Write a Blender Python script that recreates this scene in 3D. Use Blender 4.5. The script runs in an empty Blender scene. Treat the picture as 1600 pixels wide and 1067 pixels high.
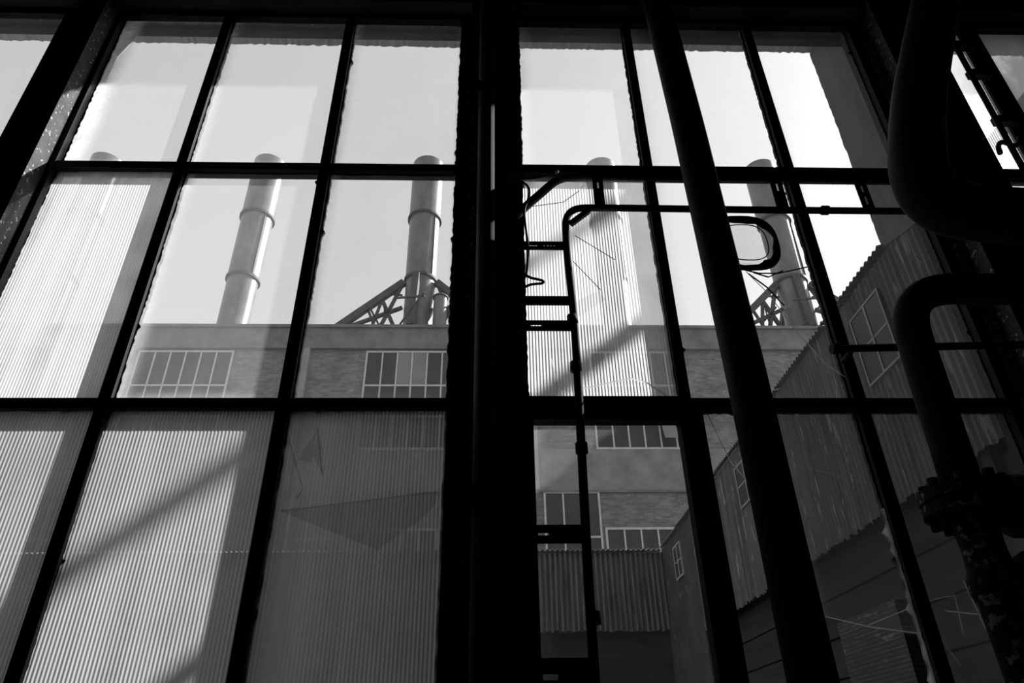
import bpy, math, random
from mathutils import Vector, Matrix
random.seed(7)
S = bpy.context.scene
COL = S.collection
R = math.radians

# ------------------------------------------------------------------ camera
def make_camera():
    p, r, y = R(31.61), R(-0.905), R(2.024)
    f = Vector((math.sin(y)*math.cos(p), math.cos(y)*math.cos(p), math.sin(p)))
    rt = Vector((math.cos(y), -math.sin(y), 0)); up = rt.cross(f)
    X = math.cos(r)*rt + math.sin(r)*up
    U = -math.sin(r)*rt + math.cos(r)*up
    cam = bpy.data.cameras.new('camera')
    o = bpy.data.objects.new('camera', cam); COL.objects.link(o)
    m = Matrix((X, U, -f)).transposed().to_4x4()
    m.translation = Vector((0, -2, 1.6))
    o.matrix_world = m
    cam.sensor_width = 36; cam.lens = 36*1090/1600
    cam.clip_start = 0.02; cam.clip_end = 500
    S.camera = o
make_camera()

# ------------------------------------------------------------------ sky, sun, exposure
SUN = Vector((2.25, 1.0, 1.87)).normalized()          # direction towards the sun
W = bpy.data.worlds.new('sky'); S.world = W; W.use_nodes = True
wn = W.node_tree; wn.nodes.clear()
sky = wn.nodes.new('ShaderNodeTexSky'); sky.sky_type = 'NISHITA'; sky.sun_disc = False
sky.sun_elevation = math.asin(SUN.z); sky.sun_rotation = math.atan2(SUN.x, SUN.y)
sky.air_density = 1.0; sky.dust_density = 2.0; sky.ozone_density = 1.0
bwn = wn.nodes.new('ShaderNodeRGBToBW'); bg = wn.nodes.new('ShaderNodeBackground'); wo = wn.nodes.new('ShaderNodeOutputWorld')
hz = wn.nodes.new('ShaderNodeMath'); hz.operation = 'MULTIPLY_ADD'       # thin even haze over the clear-sky gradient
hz.inputs[1].default_value = 0.135; hz.inputs[2].default_value = 0.56
wn.links.new(sky.outputs[0], bwn.inputs[0]); wn.links.new(bwn.outputs[0], hz.inputs[0]); wn.links.new(hz.outputs[0], bg.inputs[0]); wn.links.new(bg.outputs[0], wo.inputs[0])
bg.inputs[1].default_value = 1.0
sl = bpy.data.lights.new('sun', 'SUN'); sl.energy = 14.0; sl.angle = R(0.53)
so = bpy.data.objects.new('sun', sl); COL.objects.link(so)
so.rotation_euler = SUN.to_track_quat('Z', 'Y').to_euler(); so.location = (12, 6, 14)
S.view_settings.view_transform = 'Standard'; S.view_settings.look = 'None'
S.view_settings.gamma = 1.0; S.view_settings.use_curve_mapping = False
S.view_settings.exposure = 0.0

# ------------------------------------------------------------------ materials
def nodes(name):
    m = bpy.data.materials.new(name); m.use_nodes = True
    t = m.node_tree; t.nodes.clear()
    out = t.nodes.new('ShaderNodeOutputMaterial')
    return m, t, out
def N(t, typ, **kw):
    n = t.nodes.new(typ)
    for k, v in kw.items(): setattr(n, k, v)
    return n
def noise_ramp(t, scale, lo, hi, v0, v1, detail=6, stretch=(1, 1, 1), coord='Object'):
    tc = N(t, 'ShaderNodeTexCoord'); mp = N(t, 'ShaderNodeMapping'); mp.inputs['Scale'].default_value = stretch
    nz = N(t, 'ShaderNodeTexNoise'); nz.inputs['Scale'].default_value = scale; nz.inputs['Detail'].default_value = detail
    nz.inputs['Roughness'].default_value = 0.62
    cr = N(t, 'ShaderNodeMapRange'); cr.inputs['From Min'].default_value = lo; cr.inputs['From Max'].default_value = hi
    cr.inputs['To Min'].default_value = v0; cr.inputs['To Max'].default_value = v1
    t.links.new(tc.outputs[coord], mp.inputs[0]); t.links.new(mp.outputs[0], nz.inputs['Vector'])
    t.links.new(nz.outputs['Fac'], cr.inputs['Value'])
    return cr.outputs[0], nz.outputs['Fac']
def math2(t, op, a, b):
    n = N(t, 'ShaderNodeMath', operation=op)
    for i, v in enumerate((a, b)):
        if isinstance(v, (int, float)): n.inputs[i].default_value = v
        else: t.links.new(v, n.inputs[i])
    return n.outputs[0]
def solid(name, a, b, scale=8, rough=.8, metal=0.0, stretch=(1, 1, 1), bump=0.0, bdist=.01, spec=.3, flakes=None):
    m, t, out = nodes(name)
    p = N(t, 'ShaderNodeBsdfPrincipled'); t.links.new(p.outputs[0], out.inputs[0])
    v, f = noise_ramp(t, scale, .32, .68, a, b, stretch=stretch)
    if flakes:
        v2, _ = noise_ramp(t, flakes[0], flakes[1], flakes[1]+.03, 0, 1, stretch=flakes[3] if len(flakes) > 3 else (1, 1, 1))
        mx = N(t, 'ShaderNodeMix'); t.links.new(v2, mx.inputs[0]); t.links.new(v, mx.inputs[2]); mx.inputs[3].default_value = flakes[2]
        v = mx.outputs[0]
    cc = N(t, 'ShaderNodeCombineColor')
    for i in range(3): t.links.new(v, cc.inputs[i])
    t.links.new(cc.outputs[0], p.inputs['Base Color'])
    p.inputs['Roughness'].default_value = rough; p.inputs['Metallic'].default_value = metal
    p.inputs['Specular IOR Level'].default_value = spec
    if bump:
        bm = N(t, 'ShaderNodeBump'); bm.inputs['Strength'].default_value = bump; bm.inputs['Distance'].default_value = bdist
        t.links.new(f, bm.inputs['Height']); t.links.new(bm.outputs[0], p.inputs['Normal'])
    return m
def brick(name, a, b, mortar, bw=.25, rh=.08, plane='xz'):
    m, t, out = nodes(name)
    p = N(t, 'ShaderNodeBsdfPrincipled'); t.links.new(p.outputs[0], out.inputs[0])
    tc = N(t, 'ShaderNodeTexCoord'); sx = N(t, 'ShaderNodeSeparateXYZ'); cb = N(t, 'ShaderNodeCombineXYZ')
    t.links.new(tc.outputs['Object'], sx.inputs[0])
    t.links.new(sx.outputs[0 if plane == 'xz' else 1], cb.inputs[0]); t.links.new(sx.outputs[2], cb.inputs[1])
    br = N(t, 'ShaderNodeTexBrick'); br.inputs['Scale'].default_value = 1
    br.inputs['Brick Width'].default_value = bw; br.inputs['Row Height'].default_value = rh
    br.inputs['Mortar Size'].default_value = .008; br.inputs['Bias'].default_value = -.1
    for i, c in ((1, a), (2, b), (3, mortar)): br.inputs[i].default_value = (c, c, c, 1)
    t.links.new(cb.outputs[0], br.inputs[0])
    v, f = noise_ramp(t, 1.3, .35, .7, .75, 1.25)
    v2, _ = noise_ramp(t, 3.5, .6, .68, 0, .12, stretch=(1, 1, 3))
    mul = N(t, 'ShaderNodeMix', data_type='RGBA', blend_type='MULTIPLY'); mul.inputs[0].default_value = 1
    cc = N(t, 'ShaderNodeCombineColor')
    for i in range(3): t.links.new(v, cc.inputs[i])
    t.links.new(br.outputs[0], mul.inputs[6]); t.links.new(cc.outputs[0], mul.inputs[7])
    add = N(t, 'ShaderNodeMix', data_type='RGBA', blend_type='ADD'); add.inputs[0].default_value = 1
    c2 = N(t, 'ShaderNodeCombineColor')
    for i in range(3): t.links.new(v2, c2.inputs[i])
    t.links.new(mul.outputs[2], add.inputs[6]); t.links.new(c2.outputs[0], add.inputs[7])
    t.links.new(add.outputs[2], p.inputs['Base Color']); p.inputs['Roughness'].default_value = .9
    bm = N(t, 'ShaderNodeBump'); bm.inputs['Strength'].default_value = .5; bm.inputs['Distance'].default_value = .01
    bm.invert = True
    t.links.new(br.outputs['Fac'], bm.inputs['Height']); t.links.new(bm.outputs[0], p.inputs['Normal'])
    return m
def dirty_glass(name, base, edge, spot=.0, trans=.9, tl=.85, streak=0.0, left=1.0, ew=.16):
    """clear glass with a film of dust: transparent mixed with translucent dust, thicker beside the glazing bars"""
    m, t, out = nodes(name)
    tr = N(t, 'ShaderNodeBsdfTransparent'); tr.inputs[0].default_value = (trans,)*3+(1,)
    tlb = N(t, 'ShaderNodeBsdfTranslucent'); tlb.inputs[0].default_value = (tl,)*3+(1,)
    df = N(t, 'ShaderNodeBsdfDiffuse'); df.inputs[0].default_value = (.3,)*3+(1,)
    d2 = N(t, 'ShaderNodeMixShader'); d2.inputs[0].default_value = .15
    t.links.new(tlb.outputs[0], d2.inputs[1]); t.links.new(df.outputs[0], d2.inputs[2])
    v, f = noise_ramp(t, 3.2, .3, .7, base*.72, base*1.28, stretch=(1, 1, .6))
    if streak:
        sv, _ = noise_ramp(t, 11, .38, .62, 1-streak, 1.0, detail=4, stretch=(1, .01, .02))
        cs = N(t, 'ShaderNodeCombineColor')
        sv = math2(t, 'MULTIPLY', sv, tl)
        for i in range(3): t.links.new(sv, cs.inputs[i])
        t.links.new(cs.outputs[0], tlb.inputs[0])
    fine, _ = noise_ramp(t, 60, .62, .8, 0, .10, detail=3)
    tc = N(t, 'ShaderNodeTexCoord'); sx = N(t, 'ShaderNodeSeparateXYZ'); t.links.new(tc.outputs['Generated'], sx.inputs[0])
    def fall(val, width, amp):
        mr = N(t, 'ShaderNodeMapRange'); mr.interpolation_type = 'SMOOTHERSTEP'
        mr.inputs['From Min'].default_value = 0; mr.inputs['From Max'].default_value = width
        mr.inputs['To Min'].default_value = amp; mr.inputs['To Max'].default_value = 0
        t.links.new(val, mr.inputs['Value']); return mr.outputs[0]
    ex = fall(sx.outputs[0], ew, edge*left)
    ex2 = fall(math2(t, 'SUBTRACT', 1, sx.outputs[0]), .05, edge*.4)
    ez = fall(sx.outputs[2], .07, edge*.6)
    ez2 = fall(math2(t, 'SUBTRACT', 1, sx.outputs[2]), .04, edge*.3)
    sm, _ = noise_ramp(t, 9, .3, .7, .4, 1.3)
    e = math2(t, 'MULTIPLY', math2(t, 'ADD', math2(t, 'ADD', ex, ex2), math2(t, 'ADD', ez, ez2)), sm)
    fac = math2(t, 'ADD', math2(t, 'ADD', v, fine), e)
    fac = math2(t, 'MINIMUM', fac, .92)
    mx = N(t, 'ShaderNodeMixShader'); t.links.new(fac, mx.inputs[0])
    t.links.new(tr.outputs[0], mx.inputs[1]); t.links.new(d2.outputs[0], mx.inputs[2])
    gl = N(t, 'ShaderNodeBsdfGlossy'); gl.inputs['Roughness'].default_value = .08
    g2 = N(t, 'ShaderNodeMixShader'); g2.inputs[0].default_value = .03
    t.links.new(mx.outputs[0], g2.inputs[1]); t.links.new(gl.outputs[0], g2.inputs[2])
    t.links.new(g2.outputs[0], out.inputs[0])
    return m
def clear_face():
    m, t, out = nodes('clear_glass_face')
    tr = N(t, 'ShaderNodeBsdfTransparent'); tr.inputs[0].default_value = (.97, .97, .97, 1)
    gl = N(t, 'ShaderNodeBsdfGlossy'); gl.inputs['Roughness'].default_value = .05
    mx = N(t, 'ShaderNodeMixShader'); mx.inputs[0].default_value = .02
    t.links.new(tr.outputs[0], mx.inputs[1]); t.links.new(gl.outputs[0], mx.inputs[2]); t.links.new(mx.outputs[0], out.inputs[0])
    return m

M = {}
M['steel'] = solid('black_painted_steel', .005, .014, 14, .7, bump=.3, bdist=.002, spec=.2)
M['rust_light'] = solid('scuffed_column_paint', .02, .06, 12, .75, bump=.6, bdist=.004, flakes=(50, .60, .4))
M['rust_steel'] = solid('flaking_black_steel', .015, .05, 20, .75, bump=.5, bdist=.003, flakes=(45, .60, .35))
M['pipe'] = solid('dark_pipe_paint', .015, .035, 25, .7, bump=.4, bdist=.003, spec=.25)
M['pipe_flake'] = solid('peeling_pipe_paint', .02, .05, 20, .8, bump=.6, bdist=.004, flakes=(38, .57, .45))
M['putty'] = solid('old_glazing_putty', .007, .018, 30, .9)
M['room'] = solid('sooty_plaster', .02, .04, 3, .95)
M['cable'] = solid('black_cable_sheath', .01, .015, 10, .6)
M['rubber'] = solid('tar_seal', .01, .02, 30, .6, bump=.6, bdist=.004)
M['hood'] = solid('weathered_hood_sheet', .42, .58, 5, .9, bump=.4, bdist=.006)
M['fin'] = solid('streaked_asbestos_sheet', .10, .17, 6, .9, stretch=(1, 1, .15), bump=.3, bdist=.004)
M['clad'] = solid('rusty_corrugated_iron', .06, .14, 7, .85, stretch=(1, 1.8, .16), bump=.3, bdist=.003, flakes=(16, .60, .24, (1, 1.8, .22)))
M['clad2'] = solid('grey_corrugated_iron', .06, .24, 14, .8, stretch=(2.2, 1, .12), bump=.3, bdist=.003)  # wear streaks, their contrast widened to stand in for shading on the ridges
M['roofsheet'] = solid('pale_roof_sheet', .35, .5, 12, .8)
M['roofdark'] = solid('dark_roof_sheet', .10, .2, 6, .85)
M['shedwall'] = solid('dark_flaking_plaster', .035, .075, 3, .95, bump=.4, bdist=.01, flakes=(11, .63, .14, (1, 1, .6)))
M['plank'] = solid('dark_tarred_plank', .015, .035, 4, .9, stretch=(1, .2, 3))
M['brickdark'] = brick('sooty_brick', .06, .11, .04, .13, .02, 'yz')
M['brick'] = brick('old_factory_brick', .12, .20, .17)
M['concrete'] = solid('stained_concrete', .15, .25, 1.6, .95, bump=.3, bdist=.02, flakes=(7, .72, .32))
M['cornice'] = solid('weathered_cornice', .11, .19, 2.2, .95, bump=.5, bdist=.02)
M['pier'] = solid('pale_render_pier', .22, .3, 2, .95)
M['frame'] = solid('pale_window_frame', .38, .5, 6, .7)
M['shedframe'] = solid('faded_shed_frame', .2, .3, 6, .7)
M['darkpane'] = solid('dark_window_pane', .03, .055, 1.5, .35, spec=.25)
M['palepane'] = solid('whitewashed_pane', .17, .22, 2, .6)
M['chimney'] = solid('galvanised_chimney', .09, .18, 1.7, .34, metal=.0, stretch=(1, 1, .5), bump=.15, bdist=.02, spec=.35)
M['strut'] = solid('brace_steel', .05, .09, 4, .7)
M['yard'] = solid('yard_ground', .24, .34, .8, .95)
M['roofbitumen'] = solid('bitumen_roof', .06, .1, .6, .95)
M['shard'] = dirty_glass('bright_glass_edge', .9, .0, trans=.9, tl=.95)
M['clear'] = clear_face()
M['glass_l'] = dirty_glass('dusty_glass', .11, .50)
M['glass_smear'] = dirty_glass('smeared_dusty_glass', .11, .95, ew=.26)
M['glass_m'] = dirty_glass('dusty_glass_middle', .12, .25)
M['glass_r'] = dirty_glass('cleaner_glass', .075, .16)
M['glass_d'] = dirty_glass('grimy_glass', .13, .26, trans=.84, tl=.42)
M['ribbed_pale'] = dirty_glass('ribbed_sheet_pale', .89, .04, trans=.85, tl=.72, streak=.25)
M['ribbed'] = dirty_glass('ribbed_sheet', .58, .25, trans=.88, tl=.78)
M['ribbed_low'] = dirty_glass('ribbed_sheet_grimy', .93, .03, trans=.7, tl=.37, streak=.15)
M['shardglass'] = dirty_glass('broken_glass_piece', .14, .1, trans=.90, tl=.5)

# ------------------------------------------------------------------ mesh helpers
class MB:
    def __init__(s): s.v = []; s.f = []; s.m = []; s.sm = False
    def add(s, v, f, mi=0):
        o = len(s.v); s.v += [tuple(q) for q in v]; s.f += [tuple(i+o for i in q) for q in f]; s.m += [mi]*len(f); return s
    def box(s, x0, x1, y0, y1, z0, z1, mi=0):
        v = [(x, y, z) for x in (x0, x1) for y in (y0, y1) for z in (z0, z1)]
        return s.add(v, [(0, 1, 3, 2), (4, 6, 7, 5), (0, 4, 5, 1), (2, 3, 7, 6), (0, 2, 6, 4), (1, 5, 7, 3)], mi)
    def prism(s, poly, y0, y1, mi=0, mf=None, axis='y'):
        """polygon in (x,z) extruded along y (axis='x': polygon in (y,z) extruded along x)"""
        n = len(poly)
        area = sum(poly[i][0]*poly[(i+1) % n][1]-poly[(i+1) % n][0]*poly[i][1] for i in range(n))
        if area < 0: poly = poly[::-1]
        P = (lambda a, b, c: (a, c, b)) if axis == 'y' else (lambda a, b, c: (c, a, b))
        v = [P(a, b, y0) for a, b in poly]+[P(a, b, y1) for a, b in poly]
        o = len(s.v); s.v += v
        fr = tuple(o+i for i in range(n)); bk = tuple(o+n+i for i in range(n))[::-1]
        if axis != 'y': fr, bk = fr[::-1], bk[::-1]
        s.f.append(fr); s.m.append(mi)
        s.f.append(bk); s.m.append(mi if mf is None else mf)
        for i in range(n):
            j = (i+1) % n
            q = (o+i, o+n+i, o+n+j, o+j)
            s.f.append(q if axis == 'y' else q[::-1]); s.m.append(mi)
        return s
    def tube(s, pts, r, n=12, caps=True, mi=0):
        pts = [Vector(p) for p in pts]; rs = r if isinstance(r, (list, tuple)) else [r]*len(pts)
        prev = None; o = len(s.v)
        for i, p in enumerate(pts):
            a = pts[max(i-1, 0)]; b = pts[min(i+1, len(pts)-1)]; d = (b-a).normalized()
            if prev is None:
                u = d.cross(Vector((0, 1, 0)))
                if u.length < .1: u = d.cross(Vector((1, 0, 0)))
            else: u = prev - d*prev.dot(d)
            u.normalize(); prev = u; w = d.cross(u)
            for k in range(n):
                t = 2*math.pi*k/n; q = p+(u*math.cos(t)+w*math.sin(t))*rs[i]; s.v.append(tuple(q))
        for i in range(len(pts)-1):
            for k in range(n):
                a = o+i*n+k; b = o+i*n+(k+1) % n
                s.f.append((a, b, b+n, a+n)); s.m.append(mi)
        if caps:
            s.f.append(tuple(o+k for k in range(n))[::-1]); s.m.append(mi)
            e = o+(len(pts)-1)*n; s.f.append(tuple(e+k for k in range(n))); s.m.append(mi)
        s.sm = True
        return s
    def bar(s, p, q, w, h=None):
        p = Vector(p); q = Vector(q); d = (q-p).normalized(); h = h or w
        u = d.cross(Vector((0, 0, 1)))
        if u.length < .05: u = Vector((1, 0, 0))
        u.normalize(); k = u.cross(d)
        v = [c+u*a*w/2+k*b*h/2 for c in (p, q) for a, b in ((-1, -1), (1, -1), (1, 1), (-1, 1))]
        return s.add(v, [(0, 1, 2, 3), (7, 6, 5, 4), (0, 4, 5, 1), (1, 5, 6, 2), (2, 6, 7, 3), (3, 7, 4, 0)])
    def lathe(s, c, prof, n=24, mi=0, crisp=False):
        if crisp:
            for a, b in zip(prof, prof[1:]): s.lathe(c, [a, b], n, mi)
            return s
        o = len(s.v)
        for r, z in prof:
            for k in range(n):
                t = 2*math.pi*k/n; s.v.append((c[0]+r*math.cos(t), c[1]+r*math.sin(t), c[2]+z))
        for i in range(len(prof)-1):
            for k in range(n):
                a = o+i*n+k; b = o+i*n+(k+1) % n
                s.f.append((a, b, b+n, a+n)); s.m.append(mi)
        s.sm = True
        return s
def smooth_path(pts, rad=.06, k=7):
    """round the corners of a polyline"""
    pts = [Vector(p) for p in pts]; out = [pts[0]]
    for i in range(1, len(pts)-1):
        a, b, c = pts[i-1], pts[i], pts[i+1]
        r1 = min(rad, (a-b).length*.48); r2 = min(rad, (c-b).length*.48)
        p0 = b+(a-b).normalized()*r1; p2 = b+(c-b).normalized()*r2
        for j in range(k+1):
            t = j/k; out.append(p0*(1-t)**2+b*2*t*(1-t)+p2*t*t)
    out.append(pts[-1]); return out
def world_loc(o):
    l = Vector(o.location)
    while o.parent: o = o.parent; l = l+Vector(o.location)
    return l
def build(name, mb, mat, parent=None, base=None):
    me = bpy.data.meshes.new(name)
    off = world_loc(parent) if parent else Vector((0, 0, 0))
    loc = Vector((0, 0, 0))
    if base is not None:
        loc = Vector(base)-off; off = Vector(base)
    me.from_pydata([(v[0]-off.x, v[1]-off.y, v[2]-off.z) for v in mb.v], [], mb.f)
    mats = mat if isinstance(mat, (list, tuple)) else [mat]
    for k in mats: me.materials.append(M[k])
    for p, i in zip(me.polygons, mb.m):
        p.material_index = i; p.use_smooth = mb.sm and len(p.vertices) == 4
    me.update()
    o = bpy.data.objects.new(name, me); COL.objects.link(o); o.location = loc
    if parent: o.parent = parent
    return o
def tag(o, label=None, cat=None, group=None, kind=None):
    if label: o['label'] = label
    if cat: o['category'] = cat
    if group: o['group'] = group
    if kind: o['kind'] = kind
    return o
def empty(name, loc, label=None, cat=None, group=None, kind=None):
    o = bpy.data.objects.new(name, None); COL.objects.link(o); o.location = loc; o.empty_display_size = .1
    return tag(o, label, cat, group, kind)
def box_obj(name, mat, dims, parent=None, base=None): return build(name, MB().box(*dims), mat, parent, base)

# ------------------------------------------------------------------ the room
ZT, ZB = 4.585, 1.5
def struct(name, mat, dims_list, label):
    mb = MB()
    for d in dims_list: mb.box(*d)
    return tag(build(name, mb, mat), label, kind='structure')
struct('floor', 'room', [(-6, 6, -6, .1, -.1, 0)], 'dark factory floor under the tall window')
struct('ceiling', 'room', [(-6, 6, -6, .1, 6.2, 6.3)], 'sooty ceiling above the tall window')
struct('wall_left', 'room', [(-6.1, -6, -6, .1, 0, 6.2)], 'sooty side wall beyond the far left bay')
struct('wall_right', 'room', [(6, 6.1, -6, .1, 0, 6.2)], 'sooty side wall beyond the pipes')
struct('wall_back', 'room', [(-6, 6, -6.1, -6, 0, 6.2)], 'sooty wall facing the window')
struct('wall_front', 'room', [(-6, 6, -.1, .1, ZT, 6.2), (-6, 6, -.1, .1, 0, ZB), (-6, -3.45, -.1, .1, ZB, ZT),
       (3.6, 6, -.1, .1, ZB, ZT), (1.79, 2.04, .0, .1, ZB, ZT)], 'black wall framing the steel window')
struct('trim_1', 'steel', [(-5.9, 5.9, -.17, -.1, 4.68, 4.92)], 'black steel beam running above the window heads')

# ------------------------------------------------------------------ windows
def jag(a, b, half, jit, n, chips=3):
    """two ragged edges along a..b: returns list of (t, left, right)"""
    rows = []
    for i in range(n+1):
        t = a+(b-a)*i/n
        rows.append([t, half+random.uniform(-jit, jit), half+random.uniform(-jit, jit)])
    for _ in range(chips):
        i = random.randrange(1, n); rows[i][random.choice((1, 2))] += random.uniform(.004, .012)
    return rows
def strip_v(x, z0, z1, half, jit, y0, y1, n=None, chips=4):
    n = n or max(8, int(abs(z1-z0)/.014)); r = jag(z0, z1, half, jit, n, chips)
    mb = MB()
    for i in range(n):
        a, b = r[i], r[i+1]
        v = [(x-a[1], y0, a[0]), (x+a[2], y0, a[0]), (x+b[2], y0, b[0]), (x-b[1], y0, b[0]),
             (x-a[1], y1, a[0]), (x+a[2], y1, a[0]), (x+b[2], y1, b[0]), (x-b[1], y1, b[0])]
        mb.add(v, [(0, 1, 2, 3), (7, 6, 5, 4), (1, 5, 6, 2), (4, 0, 3, 7)])
    return mb
def strip_h(z, x0, x1, half, jit, y0, y1, n=None, chips=3):
    mb = strip_v(0, x0, x1, half, jit, y0, y1, n, chips)
    mb.v = [(v[2], v[1], z+v[0]) for v in mb.v]; mb.f = [f[::-1] for f in mb.f]
    return mb
def mullion(w, x, z0, z1, wid=.034, depth=.042, putty=.021):
    mb = MB().box(x-wid/2, x+wid/2, -.022, -.006, z0, z1).box(x-.006, x+.006, -.006, depth, z0, z1)
    o = build('mullion', mb, 'steel', w, (x, 0, z0))
    build('putty', strip_v(x, z0, z1, putty, .0025, .003, .016), 'putty', o)
def transom(w, z, x0, x1, wid=.036, depth=.042, putty=.021):
    mb = MB().box(x0, x1, -.024, -.004, z-wid/2, z+wid/2).box(x0, x1, -.006, depth, z-.006, z+.006)
    o = build('transom', mb, 'steel', w, (x0, 0, z))
    build('putty', strip_h(z, x0, x1, putty, .002, .003, .016), 'putty', o)
def pane(w, x0, x1, z0, z1, mat, name='pane', poly=None):
    poly = poly or [(x0, z0), (x1, z0), (x1, z1), (x0, z1)]
    return build(name, MB().prism(poly, -.002, .002, 1, 0), [mat, 'clear'], w, (min(p[0] for p in poly), 0, min(p[1] for p in poly)))
def ribbed(w, x0, x1, z0, z1, mat, pitch=.0112, amp=.0008):
    n = int(round((x1-x0)/pitch)); st = 8; mb = MB(); v = []; f = []
    for i in range(n*st+1):
        x = x0+(x1-x0)*i/(n*st); ph = 2*math.pi*i/st
        y = amp*math.sin(ph)+.3*amp*math.sin(.37*ph/ st*2)
        v += [(x, y, z0), (x, y, z1)]
    for i in range(n*st): f.append((2*i, 2*i+2, 2*i+3, 2*i+1))
    mb.add(v, f); mb.sm = True
    return build('ribbed_pane', mb, mat, w, (x0, 0, z0))
Z1, Z2 = 3.616, 2.589
M1, M2, PL, PR, M4, M5 = -1.205, -.650, -.137, .119, .622, 1.189
JL, JR = -1.68, 1.662
w1 = empty('window_1', (JL, 0, ZB), 'tall steel window left of the centre post with ribbed lower panes', kind='structure')
w2 = empty('window_2', (PR, 0, ZB), 'tall steel window right of the centre post with cracked panes', kind='structure')
def frame_box(w, dims): box_obj('frame_member', 'steel', dims, w)
frame_box(w1, (JL-.045, JL, -.03, .042, ZB, ZT)); frame_box(w1, (PL, PL+.03, -.03, .05, ZB, ZT))
frame_box(w1, (JL, PL, -.03, .042, ZT-.03, ZT)); frame_box(w1, (JL, PL, -.03, .042, ZB, ZB+.04))
frame_box(w2, (PR-.03, PR, -.03, .05, ZB, ZT)); frame_box(w2, (JR, JR+.045, -.03, .042, ZB, ZT))
frame_box(w2, (PR, JR, -.03, .042, ZT-.03, ZT)); frame_box(w2, (PR, JR, -.03, .042, ZB, ZB+.04))
build('putty', strip_v(PL+.004, ZB, ZT, .012, .003, .003, .016), 'putty', w1)
build('putty', strip_v(JL-.004, ZB, ZT, .012, .003, .003, .016), 'putty', w1)
build('putty', strip_v(PR-.004, ZB, ZT, .012, .003, .003, .016), 'putty', w2)
build('putty', strip_v(JR+.004, ZB, ZT, .010, .002, .003, .016), 'putty', w2)
for x, wd, pt in ((M1, .040, .024), (M2, .040, .025)): mullion(w1, x, ZB, ZT, wd, .042, pt)
for z in (Z1, Z2): transom(w1, z, JL, PL)
mullion(w2, M4, ZB, ZT, .036, .042, .022); mullion(w2, M5, ZB, ZT, .040, .042, .024)
transom(w2, Z1, PR, JR, .044, .042, .025); transom(w2, Z2, M4, JR, .036); transom(w2, Z2, PR, M4, .05)
# panes: left window
cx = [JL, M1, M2, PL]; rz = [(Z1, ZT-.03), (Z2, Z1), (ZB+.04, Z2)]
for c in range(3):
    pane(w1, cx[c], cx[c+1], *rz[0], 'glass_smear' if c == 0 else 'glass_l')
    if c == 0: ribbed(w1, cx[c], cx[c+1], *rz[1], 'ribbed_pale', pitch=.0098, amp=.0004)
    else: pane(w1, cx[c], cx[c+1], *rz[1], 'glass_l')
    ribbed(w1, cx[c], cx[c+1], *rz[2], 'ribbed_low')
# panes: right window
pane(w2, PR, M4, *rz[0], 'glass_m'); pane(w2, M4, M5, *rz[0], 'glass_r'); pane(w2, M5, JR, *rz[0], 'glass_r')
ribbed(w2, PR, M4, *rz[1], 'ribbed', pitch=.0104, amp=.0009)
pane(w2, M4, M5, *rz[1], 'glass_r'); pane(w2, M5, JR, *rz[1], 'glass_r')
# opening sash, first pane of the lowest row
sash = empty('sash', (PR, -.03, ZB+.04))
sash.location = Vector((PR, -.03, ZB+.04))-Vector(w2.location); sash.parent = w2
for d in ((PR, PR+.012, -.05, -.004, ZB+.04, 2.565), (.585, .612, -.05, -.004, ZB+.04, 2.565), (.612, .665, -.035, -.004, ZB+.04, 2.565),
          (PR, .612, -.05, -.004, 2.520, 2.565)):
    box_obj('sash_rail', 'steel', d, sash)
pane(w2, PR, .6, ZB+.04, 2.545, 'glass_d')
# broken panes of the lowest row
zb = ZB+.04
pane(w2, 0, 0, 0, 0, 'glass_d', 'broken_pane', [(M4, 2.28), (.680, 2.355), (.770, 2.455), (.9, 2.40), (M5, 2.32), (M5, Z2), (M4, Z2)])
pane(w2, 0, 0, 0, 0, 'glass_d', 'broken_pane', [(.90, 1.953), (1.036, 1.92), (M5, 1.895), (M5, 2.318), (.9, 2.398)])
pane(w2, M5, JR, zb, Z2, 'glass_d')
def crack(w, pts, wd=.0022, y=-.004, mat='shard', name='crack'):
    mb = MB()
    for a, b in zip(pts, pts[1:]): mb.bar((a[0], y, a[1]), (b[0], y, b[1]), wd, .002)
    return build(name, mb, mat, w, (pts[0][0], y, pts[0][1]))
for pts in ([(.923, 3.13), (.985, 3.031), (1.051, 2.87), (1.12, 2.743), (1.172, 2.694)],
            [(.905, 1.951), (1.036, 1.92), (1.163, 1.903)],
            [(.628, 2.291), (.762, 2.445)], [(.690, 2.56), (.734, 2.403), (.79, 2.31)], [(.640, 2.385), (.671, 2.357), (.704, 2.399)],
            [(1.03, 1.925), (1.208, 1.985), (1.296, 2.002), (1.284, 1.893)], [(1.254, 1.96), (1.35, 1.95)], [(1.335, 2.04), (1.352, 1.909)],
            [(1.204, 1.919), (1.25, 1.822)]):
    crack(w2, pts)
for pts in ([(.864, 3.13), (.913, 3.139), (.968, 3.122), (1.039, 3.122), (1.157, 3.153)], [(.93, 3.12), (.985, 3.06), (1.03, 2.98)],
            [(.95, 3.125), (1.0, 3.105), (1.06, 3.135)]):
    crack(w2, pts, .006, -.004, 'rubber')
build('jagged_edge', strip_v(1.165, zb, 2.25, .004, .003, -.005, .003, 40, 6), 'shard', w2)
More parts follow.
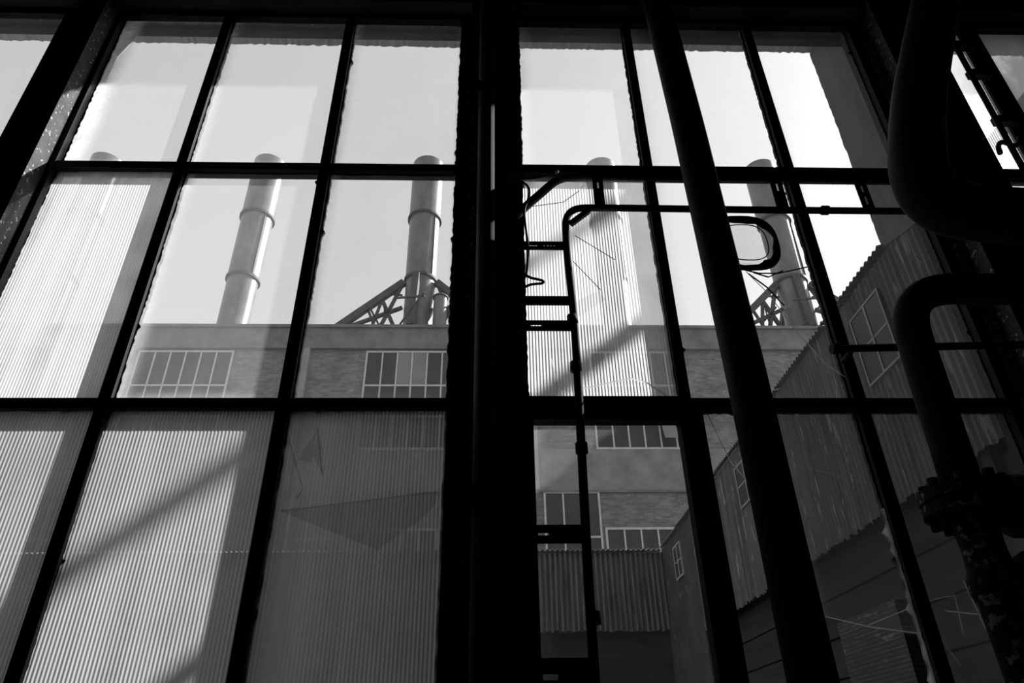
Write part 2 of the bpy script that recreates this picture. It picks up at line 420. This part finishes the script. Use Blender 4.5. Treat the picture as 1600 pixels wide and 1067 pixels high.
# loose broken glass lying against the ribbed panes
def shard(w, poly, y=-.008, mat='shardglass', name='glass_shard'):
    return build(name, MB().prism(poly, y-.0015, y+.0015, 1, 0), [mat, 'clear'], w, (poly[0][0], y, poly[0][1]))
shard(w1, [(-.535, 2.507), (-.581, 2.406), (-.537, 2.396)]); shard(w1, [(-.53, 2.50), (-.537, 2.42), (-.498, 2.355), (-.51, 2.44)])
shard(w1, [(-.606, 2.248), (-.158, 2.304), (-.162, 2.265), (-.206, 2.218), (-.319, 2.136)])
crack(w1, [(-.606, 2.248), (-.158, 2.304)], .002, -.011); crack(w1, [(-.535, 2.507), (-.500, 2.355)], .003, -.011)
crack(w1, [(-.62, 2.48), (-.552, 2.314), (-.565, 2.285)], .002, -.011)
shard(w2, [(.198, 2.766), (.214, 2.67), (.226, 2.566), (.194, 2.577), (.205, 2.66)])
shard(w2, [(.290, 2.989), (.386, 3.042), (.399, 3.0), (.290, 2.919)]); shard(w2, [(.396, 3.578), (.370, 3.578), (.342, 3.516)])
for pts in ([(.342, 3.516), (.276, 3.455), (.152, 3.431)], [(.31, 3.29), (.449, 3.177)], [(.296, 3.169), (.386, 3.042)]):
    crack(w2, pts, .002, -.008, 'putty')
crack(w2, [(.286, 2.646), (.403, 2.674), (.457, 2.686), (.508, 2.67), (.565, 2.623)], .006, -.008)
crack(w2, [(.198, 2.766), (.214, 2.67), (.216, 2.59)], .003, -.012)
# oval sealed patch stuck on the second pane
ov = []
for k in range(40):
    t = 2*math.pi*k/40; a, b = .125, .128
    ov.append((.945+a*math.copysign(abs(math.cos(t))**.7, math.cos(t)), 3.262+b*math.copysign(abs(math.sin(t))**.75, math.sin(t))))
mb = MB(); n = len(ov)
for i in range(n):
    c = Vector((.945, 3.262)); p = Vector(ov[i]); q = Vector(ov[(i+1) % n])
    rim = lambda k: .80+.045*math.sin(3*2*math.pi*k/n+1)+.03*math.sin(7*2*math.pi*k/n)+.015*math.sin(13*2*math.pi*k/n)
    w0, w1_ = rim(i), rim((i+1) % n)
    pi, qi = c+(p-c)*w0, c+(q-c)*w1_
    v = [(u.x, y, u.y) for y in (-.012, -.003) for u in (p, q, qi, pi)]
    mb.add(v, [(0, 1, 2, 3), (7, 6, 5, 4), (0, 4, 5, 1), (2, 6, 7, 3)])
oring = build('oval_patch', mb, 'rubber', w2, (.945, -.006, 3.262))
oring['label'] = 'oval patch with thick black seal'
build('patch_sheet', MB().prism([((p[0]-.945)*.82+.945, (p[1]-3.262)*.82+3.262) for p in ov], -.009, -.006, 1, 0), ['glass_d', 'clear'], oring)
ir = [((p[0]-.945)*.66+.945, -.0105, (p[1]-3.262)*.66+3.262) for p in ov]
build('inner_seal', MB().tube(ir+[ir[0]], .0022, 6, False), 'rubber', oring)

# far left bay and right bay
w3 = empty('window_3', (-3.4, 0, ZB), 'steel window bay left of the broad steel column', kind='structure')
frame_box(w3, (-1.935, -1.895, -.03, .042, ZB, ZT)); frame_box(w3, (-3.45, -3.4, -.03, .042, ZB, ZT))
build('putty', strip_v(-1.931, ZB, ZT, .012, .003, .003, .016), 'putty', w3)
frame_box(w3, (-3.4, -1.935, -.03, .042, ZT-.03, ZT)); frame_box(w3, (-3.4, -1.935, -.03, .042, ZB, ZB+.04))
mullion(w3, -2.44, ZB, ZT); mullion(w3, -2.93, ZB, ZT)
for z in (Z1, Z2): transom(w3, z, -3.4, -1.935)
for a, b in ((-3.4, -2.93), (-2.93, -2.44), (-2.44, -1.935)):
    for z in rz: pane(w3, a, b, *z, 'glass_l')
w4 = empty('window_4', (2.04, 0, ZB), 'steel window bay with ribbed panes behind the big bent pipe', kind='structure')
frame_box(w4, (3.55, 3.6, -.03, .042, ZB, ZT))
frame_box(w4, (2.04, 3.55, -.03, .042, ZT-.03, ZT)); frame_box(w4, (2.04, 3.55, -.03, .042, ZB, ZB+.04))
frame_box(w4, (2.205, 2.30, -.012, .012, ZB, ZT)); mullion(w4, 2.62, ZB, ZT); mullion(w4, 3.1, ZB, ZT)
for z in (Z1, Z2): transom(w4, z, 2.04, 3.55, .05)
for a, b in ((2.04, 2.205), (2.30, 2.62), (2.62, 3.1), (3.1, 3.55)):
    for z in rz: ribbed(w4, a, b, *z, 'ribbed' if a < 2.1 else 'ribbed_low')
rag = strip_v(1.96, 3.5, 4.585, .095, .006, -.012, -.004, 60, 14)
build('ragged_cover_plate', rag, 'steel', w4)

# ------------------------------------------------------------------ steel columns
def i_column(name, x0, x1, y0, y1, label, mat='rust_steel'):
    c = empty(name, ((x0+x1)/2, (y0+y1)/2, 0), label, 'column')
    xm = (x0+x1)/2
    box_obj('web', mat, (xm-.012, xm+.012, y0+.02, y1-.02, 0, 6.2), c)
    for a, b in ((y0, y0+.02), (y1-.02, y1)): box_obj('flange', mat, (x0, x1, a, b, 0, 6.2), c)
    return c
cl = empty('steel_column', (-1.80, 0, 0), 'broad steel column between the far left bay and the ribbed panes, sunlit on one side', 'column')
box_obj('web', 'rust_light', (-1.775, -1.700, -.112, -.031, 0, 4.67), cl)
box_obj('flange', 'rust_steel', (-1.895, -1.725, .045, .09, 0, 4.585), cl)
box_obj('flange', 'rust_light', (-1.786, -1.694, -.122, -.112, 0, 4.67), cl)
box_obj('filler', 'rust_steel', (-1.86, -1.73, -.03, .045, 0, 4.585), cl)
cc = empty('steel_column', (0, .1, 0), 'deep central steel column between the two tall windows', 'column')
box_obj('web', 'steel', (-.05, .05, -.05, .27, 0, 4.585), cc)
for a_, b_ in ((-.1065, -.05), (.05, .0885)): box_obj('cover_strip', 'steel', (a_, b_, -.028, .05, 0, 4.585), cc)
box_obj('flange', 'rust_steel', (-.105, .088, .05, .07, 0, 4.585), cc)
box_obj('flange', 'steel', (-.105, .088, .27, .29, 0, 4.585), cc)
box_obj('edge_angle', 'steel', (.036, .052, -.150, -.05, 0, 4.585), cc)
box_obj('edge_angle', 'rust_steel', (-.085, -.062, -.095, -.05, 0, 4.585), cc)
dp = empty('downpipe', (-.02, -.1, 0), 'black vertical downpipe clamped to the central column', 'pipe')
build('pipe_body', MB().tube([(-.016, -.145, 0), (-.016, -.145, 4.67)], .036, 16), 'pipe', dp)
for z in (2.235, 3.9):
    cm = build('clamp', MB().box(-.100, .035, -.189, -.181, z-.03, z+.03).box(-.100, -.093, -.181, -.098, z-.03, z+.03), 'steel', dp)
    build('bolt', MB().tube([(-.082, -.2, z), (-.082, -.189, z)], .008, 6), 'steel', cm)
cr_ = empty('steel_column', (1.76, -.05, 0), 'rust-flecked steel column right of the cracked window', 'column')
box_obj('web', 'rust_steel', (1.74, 1.79, -.14, .04, 0, 6.2), cr_)
box_obj('flange', 'rust_steel', (1.70, 1.92, -.16, -.14, 0, 6.2), cr_)
box_obj('flange', 'rust_steel', (1.708, 1.79, .05, .07, 0, 4.585), cr_)

# ------------------------------------------------------------------ pipes inside
vp = empty('heating_pipe', (.74, -.25, 0), 'thick straight black pipe standing in front of the cracked window', 'pipe')
build('pipe_body', MB().tube(smooth_path([(.742, -.25, 0), (.738, -.25, 2.6), (.722, -.25, 3.6), (.698, -.25, 4.42), (.66, -.25, 4.62), (.66, -.25, 4.8), (.66, -.175, 4.85)], .1), .0575, 20), 'pipe', vp)
build('floor_flange', MB().tube([(.742, -.25, 0), (.742, -.25, .03)], .11, 20), 'pipe', vp)
bp = empty('bent_pipe', (1.65, -.5, 4.0), 'fat black pipe sweeping down and bending round towards the side wall', 'pipe')
build('pipe_body', MB().tube(smooth_path([(1.98, -.5, 4.8), (1.655, -.5, 4.03), (1.40, -.5, 3.46), (1.285, -.5, 3.12), (1.31, -.5, 2.99), (1.48, -.5, 2.955), (5.99, -.5, 2.955)], .16, 9), .082, 22), 'pipe', bp)
build('collar', MB().tube([(2.5, -.5, 2.955), (2.56, -.5, 2.955)], .12, 20), 'pipe', bp)
build('hanger', MB().bar((1.98, -.5, 4.78), (1.98, -.5, 6.2), .03), 'steel', bp)
lp = empty('elbow_pipe', (1.01, -.6, 0), 'black pipe with a round bend dropping into a flanged rusty valve', 'pipe')
build('pipe_body', MB().tube(smooth_path([(5.99, -.6, 2.62), (1.36, -.6, 2.62), (1.025, -.6, 2.625), (1.012, -.6, 2.30), (1.004, -.6, 2.08)], .155, 10), .040, 20), 'pipe', lp)
fl = build('flange', MB().lathe((1.004, -.6, 2.072), [(.03, 0), (.092, 0), (.092, .022), (.03, .022)], 26, crisp=True).lathe((1.004, -.6, 2.042), [(.03, 0), (.092, 0), (.092, .022), (.03, .022)], 26, crisp=True), 'pipe_flake', lp)
for k in range(8):
    t = 2*math.pi*k/8+.2; bxx, byy = 1.004+.072*math.cos(t), -.6+.072*math.sin(t)
    build('bolt', MB().tube([(bxx, byy, 2.019), (bxx, byy, 2.115)], .012, 6), 'pipe', fl)
vb = build('valve_body', MB().lathe((1.0, -.6, 0), [(.036, 2.05), (.042, 2.01), (.040, 1.97), (.043, 1.93), (.050, 1.91), (.050, 1.885), (.043, 1.865), (.041, 1.6), (.041, 0)], 22), 'pipe_flake', lp)
build('stub', MB().tube([(1.0, -.6, 1.88), (1.32, -.6, 1.88)], .062, 18).tube([(1.075, -.6, 1.88), (1.10, -.6, 1.88)], .085, 18), 'pipe', vb)
build('stub', MB().tube([(1.01, -.6, 2.06), (1.13, -.6, 2.06)], .045, 16).tube([(1.09, -.6, 2.06), (1.12, -.6, 2.06)], .066, 16), 'pipe', vb)
build('handle_stem', MB().tube([(1.20, -.6, 1.88), (1.20, -.6, 2.0)], .014, 8).tube([(1.16, -.6, 2.0), (1.24, -.6, 2.0)], .012, 8), 'pipe', vb)
rb = empty('stay_rod', (1.11, -.1, 2.74), 'thin black rod running level across the last pane column', 'rod')
build('rod_body', MB().tube([(1.11, -.1, 2.746), (1.75, -.15, 2.734), (2.3, -.16, 2.72)], .0125, 10), 'steel', rb)
build('end_knob', MB().tube([(1.098, -.1, 2.746), (1.122, -.1, 2.746)], .018, 10), 'steel', rb)
build('foot', MB().tube([(1.17, -.1, 2.745), (1.17, -.02, 2.745)], .008, 8), 'steel', rb)

# ------------------------------------------------------------------ conduit frame on the right window
cd = empty('conduit_frame', (.27, -.06, 1.6), 'pair of black conduits on slotted brackets turning a corner across the right window', 'conduit')
build('conduit', MB().tube(smooth_path([(.262, -.06, 1.5), (.266, -.06, 2.1), (.274, -.06, 2.55), (.278, -.06, 2.88), (.268, -.06, 3.2), (.274, -.06, 3.378), (.43, -.06, 3.380), (1.0, -.06, 3.376), (1.8, -.06, 3.376)], .12, 8), .0135, 12), 'steel', cd)
build('conduit', MB().tube(smooth_path([(.085, -.06, 3.33), (.112, -.06, 3.365), (.255, -.06, 3.528), (.34, -.06, 3.541), (1.2, -.06, 3.546), (1.8, -.06, 3.53)], .04, 5), .0165, 12), 'steel', cd)
for z in (2.70, 2.42, 1.94, 2.88):
    build('coupling', MB().tube([(.272, -.06, z-.016), (.272, -.06, z+.016)], .019, 10), 'steel', cd)
build('coupling', MB().tube([(1.24, -.06, 3.377), (1.265, -.06, 3.377)], .018, 10), 'steel', cd)
build('gusset', MB().bar((.29, -.06, 3.30), (.36, -.06, 3.365), .016, .02), 'steel', cd)
def rung(x0, x1, z, h, slots):
    mb = MB(); y0, y1 = -.064, -.058
    fl_ = h*.42
    mb.box(x0, x1, y0, y1, z-h/2, z-h/2+fl_).box(x0, x1, y0, y1, z+h/2-fl_, z+h/2)
    prev = x0
    for a, b in slots:
        mb.box(prev, a, y0, y1, z-h/2+fl_, z+h/2-fl_); prev = b
    mb.box(prev, x1, y0, y1, z-h/2+fl_, z+h/2-fl_)
    build('bracket', mb, 'steel', cd)
rung(.10, .272, 3.196, .036, [(.135, .165), (.185, .192), (.197, .205), (.210, .216), (.221, .228)])
rung(.10, .275, 2.957, .036, [])
rung(.10, .276, 2.856, .040, [(.132, .168)])
rung(.10, .266, 2.162, .052, [(.133, .164)])
rung(.10, .262, 1.800, .088, [(.133, .172)])
def vstay(x, z0, z1, wd, slots):
    mb = MB(); y0, y1 = -.064, -.058; fl_ = wd*.40
    mb.box(x-wd/2, x-wd/2+fl_, y0, y1, z0, z1).box(x+wd/2-fl_, x+wd/2, y0, y1, z0, z1); prev = z0
    for a, b in slots:
        mb.box(x-wd/2+fl_, x+wd/2-fl_, y0, y1, prev, a); prev = b
    mb.box(x-wd/2+fl_, x+wd/2-fl_, y0, y1, prev, z1)
    build('bracket', mb, 'steel', cd)
vstay(.405, 3.38, 3.545, .040, [(3.475, 3.51)]); vstay(1.095, 3.38, 3.545, .046, [(3.47, 3.515)])
vstay(1.424, 3.38, 3.53, .044, [(3.405, 3.45), (3.468, 3.505)])
# cables beside the central column
cb1 = empty('loose_cable', (.106, -.08, 3.4), 'thin black cable looping down beside the central column', 'cable')
build('cable_run', MB().tube(smooth_path([(.06, -.085, 3.49), (.118, -.085, 3.485), (.142, -.085, 3.455), (.138, -.085, 3.40), (.118, -.085, 3.345), (.122, -.085, 3.28), (.130, -.085, 3.17), (.124, -.085, 3.06), (.108, -.085, 3.02)], .03, 5), .0045, 8), 'cable', cb1)
build('cable_loop', MB().tube(smooth_path([(.105, -.085, 3.055), (.135, -.085, 3.035), (.178, -.085, 3.024), (.178, -.085, 3.012), (.135, -.085, 3.008), (.112, -.085, 2.995)], .012, 4), .0048, 8), 'cable', cb1)
cb2 = empty('sagging_cable', (.10, -.085, 3.505), 'short black cable sagging below the upper transom', 'cable')
build('cable_run', MB().tube(smooth_path([(.06, -.085, 3.50), (.13, -.085, 3.497), (.20, -.085, 3.512), (.255, -.085, 3.54)], .05, 5), .0048, 8), 'cable', cb2)
# conduit on the right bay
cd2 = empty('conduit_frame', (2.13, -.05, 3.6), 'black conduit on slotted brackets on the ribbed bay behind the bent pipe', 'conduit')
build('conduit', MB().tube([(2.118, -.05, 3.4), (2.118, -.05, 4.56)], .012, 10), 'steel', cd2)
build('conduit', MB().tube(smooth_path([(2.178, -.05, 3.80), (2.14, -.05, 3.735), (2.09, -.05, 3.775), (2.062, -.05, 3.74), (2.058, -.05, 3.70)], .03, 5), .010, 8), 'steel', cd2)
for z in (4.20, 3.90, 4.40): box_obj('bracket', 'steel', (2.11, 2.21, -.06, -.03, z-.02, z+.02), cd2)

# ------------------------------------------------------------------ hood outside the window
def corr(axis, a0, a1, fixed, z0, z1, pitch, amp, rag=0.0, th=.002, per=6):
    """corrugated upright sheet running along x ('x', at y=fixed) or y ('y', at x=fixed)"""
    n = max(2, int(round((a1-a0)/pitch*per))); v = []; f = []; low = 0.0
    for i in range(n+1):
        a = a0+(a1-a0)*i/n; w = amp*math.sin(2*math.pi*a/pitch)
        if i % 3 == 0: low = random.uniform(-rag, rag)
        for d in (w, w+th):
            for z in (z0+low, z1): v.append((a, fixed+d, z) if axis == 'x' else (fixed+d, a, z))
    for i in range(n):
        o = 4*i; p = o+4
        for q in ((o, p, p+1, o+1), (p+2, o+2, o+3, p+3), (o+1, p+1, p+3, o+3), (o, o+2, p+2, p)): f.append(q)
    f += [(0, 1, 3, 2), (4*n, 4*n+2, 4*n+3, 4*n+1)]
    return MB().add(v, f)
def roof_corr(axis, a0, a1, b0, b1, z0, slope, pitch, amp, th=.003, per=6):
    """corrugated roof sheet: waves along axis a, running up-slope along b from b0 (eave, height z0)"""
    n = max(2, int(round((a1-a0)/pitch*per))); v = []; f = []; z1 = z0+slope*abs(b1-b0)
    for i in range(n+1):
        a = a0+(a1-a0)*i/n; w = amp*math.sin(2*math.pi*a/pitch)
        for d in (w, w+th):
            for b, z in ((b0, z0), (b1, z1)): v.append((a, b, z+d) if axis == 'x' else (b, a, z+d))
    for i in range(n):
        o = 4*i; p = o+4
        for q in ((o, o+1, p+1, p), (p+2, p+3, o+3, o+2), (o+1, o+3, p+3, p+1), (o, p, p+2, o+2)): f.append(q)
    return MB().add(v, f)
hd = empty('window_hood', (0, .1, 5.2), 'weathered sheet hood projecting above the window with a ragged front edge', 'hood')
x = -4.2
while x < 4.2:
    x2 = min(x+.70, 4.2)
    n = 40; v = []; f = []
    for i in range(n+1):
        a = x+(x2-x)*i/n; e = .60+random.uniform(-.004, .004)
        for z in (5.235, 5.243): v += [(a, .1, z), (a, e, z+random.uniform(-.003, .003))]
    for i in range(n):
        o = 4*i; p = o+4
        for q in ((o, o+1, p+1, p), (p+2, p+3, o+3, o+2), (o+1, o+3, p+3, p+1)): f.append(q)
    build('hood_sheet', MB().add(v, f), 'hood', hd)
    x = x2+.001
build('loose_sheet_corner', MB().prism([(-2.06, 5.236), (-2.16, 4.90), (-2.36, 4.7), (-2.44, 5.236)], .57, .574), 'hood', hd)
build('end_screen', MB().box(3.3, 3.312, .11, .49, 3.4, 5.23), 'hood', hd)  # unseen screen added to block the sun from the right bay
for bx_ in (-3.6, -1.80, .0, 2.6):
    build('bracket', MB().bar((bx_, .1, 5.21), (bx_, .56, 5.225), .03), 'hood', hd)

# ------------------------------------------------------------------ corrugated shed on the right
sh = empty('corrugated_shed', (1.9, 3, 0), 'long dark corrugated iron shed reaching away from the window, with a scalloped eave', 'shed')
XW = 1.9
edge = [(.1, 3.6)]+[(.60+random.uniform(-.005, .005), 3.74+(5.228-3.74)*i/50) for i in range(51)]+[(.1, 5.228)]
build('end_screen', MB().prism(edge, XW, XW+.012, axis='x'), 'fin', sh)
for i in range(3):
    zz = 3.9+.5*i
    build('screen_rail', MB().box(XW+.012, XW+.05, .12, .58, zz, zz+.05), 'fin', sh)
a = .1
while a < 4.5:
    b = min(a+.62, 4.55)
    build('cladding_sheet', corr('y', a, b, XW+random.uniform(0, .006), 2.632, 3.722, .042, .0055, .012), 'clad', sh)
    a = b-.01
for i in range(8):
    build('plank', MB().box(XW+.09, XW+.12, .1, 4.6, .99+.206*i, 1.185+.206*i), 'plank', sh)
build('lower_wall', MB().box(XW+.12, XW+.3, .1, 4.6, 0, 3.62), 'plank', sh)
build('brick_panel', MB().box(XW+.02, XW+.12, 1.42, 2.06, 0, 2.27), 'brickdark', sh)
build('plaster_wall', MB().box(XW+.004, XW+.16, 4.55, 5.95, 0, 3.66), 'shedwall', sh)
a = .58
for i in range(7):
    b = a+.736
    build('roof_sheet', roof_corr('y', a, b, 1.872, 7.0, 3.742-.010*i, .3, .042, .0085), 'roofdark', sh); a = b
build('gable_wall', MB().prism([(1.95, 0), (7, 0), (7, 5.2), (1.95, 3.70)], .5, .56), 'shedwall', sh)
def shed_window(y0, y1, z0, z1, cols, rows, frame=.022, fm='shedframe'):
    sw = build('shed_window', MB().box(XW-.012, XW+.03, y0-frame, y1+frame, z0-frame, z0).box(XW-.012, XW+.03, y0-frame, y1+frame, z1, z1+frame)
               .box(XW-.012, XW+.03, y0-frame, y0, z0, z1).box(XW-.012, XW+.03, y1, y1+frame, z0, z1), fm, sh)
    mb = MB()
    for c in range(1, cols): yy = y0+(y1-y0)*c/cols; mb.box(XW-.012, XW+.012, yy-.008, yy+.008, z0, z1)
    for r in range(1, rows): zz = z0+(z1-z0)*r/rows; mb.box(XW-.010, XW+.012, y0, y1, zz-.006, zz+.006)
    build('glazing_bar', mb, fm, sw)
    for c in range(cols):
        for r in range(rows):
            build('pane', MB().box(XW-.008, XW-.004, y0+(y1-y0)*c/cols, y0+(y1-y0)*(c+1)/cols, z0+(z1-z0)*r/rows, z0+(z1-z0)*(r+1)/rows), 'darkpane', sw)
shed_window(.74, 1.02, 3.215, 3.585, 2, 2, .012)
shed_window(2.72, 3.08, 3.27, 3.56, 2, 2, .014)
shed_window(4.98, 5.24, 3.235, 3.53, 2, 2, .016, 'frame')
# unseen pipes added above the shed roof to cast diagonal bands on the panes
for (px, pz, lab, r_) in ((4.0, 5.80, 'unseen thin pipe on posts, added above the corrugated shed roof to cast a shadow band', .036), (6.2, 8.20, 'unseen high pipe on tall posts, added behind the corrugated shed roof to cast a shadow band', .04)):
    rp = empty('shadow_pipe', (px, 3, 3.73+.3*(px-1.9)), lab, 'pipe')
    build('pipe_body', MB().tube([(px, .6, pz), (px, 6.0, pz)], r_, 12), 'strut', rp)
    for yy in (5.0, 5.9):
        build('post', MB().bar((px, yy, 3.70+.3*(px-1.9)), (px, yy, pz), .04), 'strut', rp)

# ------------------------------------------------------------------ low corrugated shed across the yard
lw = empty('low_shed', (-1.5, 5.8, 0), 'low grey corrugated shed across the yard with a pale scalloped roof edge', 'shed')
a = -5.6
while a < 1.88:
    b = min(a+.78, 1.895)
    build('cladding_sheet', corr('x', a, b, 5.8, 2.835, 3.65, .056, .018, .014), 'clad2', lw)
    a = b-.01
build('lower_wall', MB().box(-5.6, 1.895, 5.88, 6.1, 0, 3.6), 'plank', lw)
a = -5.6
for i in range(10):
    b = a+.749
    build('roof_sheet', roof_corr('x', a, b, 5.745, 9.5, 3.668, .12, .056, .011, .006), 'roofsheet', lw); a = b
build('eave_batten', MB().box(-5.6, 1.88, 5.83, 5.87, 3.60, 3.65), 'plank', lw)

# ------------------------------------------------------------------ brick factory behind
fb = empty('factory_building', (0, 18, 0), 'long brick factory with concrete bands and multi-pane steel windows behind the yard', 'building')
build('wall', MB().box(-30, 30, 18.0, 30, 0, 14.2), 'brick', fb)
build('cornice', MB().box(-30, 30, 17.86, 18.3, 13.56, 14.34).box(-30, 30, 17.78, 18.3, 14.34, 14.45), 'cornice', fb)
build('concrete_band', MB().box(-30, 30, 17.95, 18.02, 8.69, 10.0), 'concrete', fb)
build('string_course', MB().box(-30, 30, 17.93, 18.02, 8.62, 8.69), 'cornice', fb)
build('roof', MB().box(-30, 30, 18.3, 30, 14.2, 14.45), 'roofbitumen', fb)
for k in range(-3, 4): build('pier', MB().box(-6.62+7.4*k, -5.95+7.4*k, 17.84, 18.02, 8.69, 13.56), 'pier', fb)
def fact_window(x0, z0, cols, rows_z, pw, pale=(), open_pane=None):
    x1 = x0+cols*pw; zt = rows_z[0]
    fw_ = .05; mb = MB()
    mb.box(x0-.06, x1+.06, 17.94, 18.02, zt, zt+.07).box(x0-.06, x1+.06, 17.94, 18.02, rows_z[-1]-.07, rows_z[-1])
    mb.box(x0-.06, x0, 17.94, 18.02, rows_z[-1], zt).box(x1, x1+.06, 17.94, 18.02, rows_z[-1], zt)
    wo_ = build('steel_window', mb, 'frame', fb, (x0, 17.98, rows_z[-1]))
    for c in range(1, cols):
        build('glazing_bar', MB().box(x0+c*pw-fw_/2, x0+c*pw+fw_/2, 17.945, 17.99, rows_z[-1], zt), 'frame', wo_)
    for z in rows_z[1:-1]: build('transom_bar', MB().box(x0, x1, 17.95, 17.99, z-.03, z+.03), 'frame', wo_)
    for r in range(len(rows_z)-1):
        for c in range(cols):
            pm = 'palepane' if (r, c) in pale else 'darkpane'
            if open_pane == (r, c):
                za, zb_ = rows_z[r], rows_z[r+1]
                mb = MB().prism([(17.95, za), (17.93, za), (17.55, zb_+.15), (17.57, zb_+.15)], x0+c*pw+.03, x0+(c+1)*pw-.03, axis='x')
                build('open_pane', mb, 'palepane', wo_); pm = 'darkpane'
            build('pane', MB().box(x0+c*pw, x0+(c+1)*pw, 17.97, 17.985, rows_z[r+1], rows_z[r]), pm, wo_)
rows = [13.44, 12.22, 11.12, 10.06]
fact_window(-18.85, 0, 6, rows, .49); fact_window(-11.47, 0, 6, rows, .495)
fact_window(-4.06, 0, 6, rows, .49, pale=((0, 2), (0, 3))); fact_window(3.32, 0, 6, rows, .495, open_pane=(2, 4)); fact_window(10.7, 0, 6, rows, .49)
low = [8.60, 7.3, 6.0, 4.8]
for k in (-2, -1, 0): fact_window(1.63+7.4*k, 0, 3, low, .515)
for k in (-2, -1, 0): fact_window(3.38+7.4*k, 0, 5, [7.50, 6.2, 5.0], .49)

# ------------------------------------------------------------------ chimneys and braces
chim_lab = ['metal chimney at the far end of the row, its top showing above the upper transom', 'metal chimney with two bands left of the braced chimney',
            'metal chimney with lattice braces at its foot, left of the central column', 'metal chimney seen blurred behind the ribbed pane with the conduit corner',
            'metal chimney with lattice braces beside the oval patch']
CHX = [-15.75, -9.15, -2.62, 4.55, 11.3]
def chimney(x, lab, dz=0):
    y = 19.0
    c = empty('factory_chimney', (x, y, 14.46), lab, 'chimney', 'row of chimneys on the brick factory')
    build('shaft', MB().lathe((x, y, 0), [(.53, 14.46), (.545, 17.05), (.57, 17.05), (.585, 20.03), (.61, 20.03), (.625, 23.08+dz), (.60, 23.08+dz), (.58, 20.2), (.3, 20.2), (0, 20.2)], 40, crisp=True), 'chimney', c)
    for z, r_ in ((17.12, .615), (20.10, .66)):
        build('band', MB().lathe((x, y, z), [(r_-.08, -.05), (r_, -.05), (r_, .06), (r_-.08, .06)], 40, crisp=True), 'strut', c)
    build('seam', MB().box(x+.425, x+.455, y-.42, y-.36, 17.15, 20.0), 'strut', c)
    return c
CH = [chimney(x, chim_lab[i]) for i, x in enumerate(CHX)]
def brace(x, ch):
    y = 19.0
    b = empty('lattice_brace', (0, 0, 0)); b.parent = ch; b['label'] = 'dark lattice brace of angle iron'
    def st(p, q, w=.09): build('strut', MB().bar(p, q, w), 'strut', b)
    zc = 17.02
    for k, ang in enumerate((188, 262, 352, 88)):
        t = R(ang); d = Vector((math.cos(t), math.sin(t), 0)); L = 3.0 if k != 1 else .92
        pt = lambda r_, z: tuple(Vector((x, y, 0))+d*r_+Vector((0, 0, z)))
        st(pt(.62, zc), pt(L, 14.60), .24)
        st(pt(.60, 15.9), pt(L*.98, 14.60), .12)
        st(pt(.62, zc), pt(.62+(L-.6)*.35, 14.56), .12); st(pt(.62+(L-.62)*.3, zc-.84), pt(.62, 14.56), .12)
        st(pt(.62+(L-.62)*.3, zc-.84), pt(.62+(L-.62)*.45, 14.56), .1)
        st(pt(.62, 16.45), pt(.62+(L-.62)*.26, 16.45), .06)
        st(pt(.62+(L-.62)*.5, 15.75), pt(.62+(L-.62)*.30, 14.56), .08)
        s2 = Vector((-d.y, d.x, 0))*.5
        st(tuple(Vector(pt(1.2, 15.6))+s2), tuple(Vector(pt(1.2, 15.6))-s2), .06); st(tuple(Vector(pt(1.7, 15.4))+s2*1.2), tuple(Vector(pt(.9, 14.5))-s2), .05)
brace(CHX[2], CH[2]); brace(CHX[4], CH[4])
vs = empty('vent_stub', (0, 0, 0)); vs.parent = CH[2]; vs['label'] = 'short capped vent pipe'
build('pipe_body', MB().lathe((-1.80, 18.45, 0), [(.24, 14.46), (.24, 16.0), (.22, 16.05), (0, 16.08)], 24, crisp=True), 'chimney', vs)
build('rim', MB().lathe((-1.80, 18.45, 15.98), [(.24, 0), (.28, 0), (.28, .06), (.24, .06)], 24), 'strut', vs)

# ------------------------------------------------------------------ ground outside
tag(build('yard_ground', MB().box(-60, 60, .1, 80, -.1, 0), 'yard'), 'paved factory yard outside the window', kind='structure')
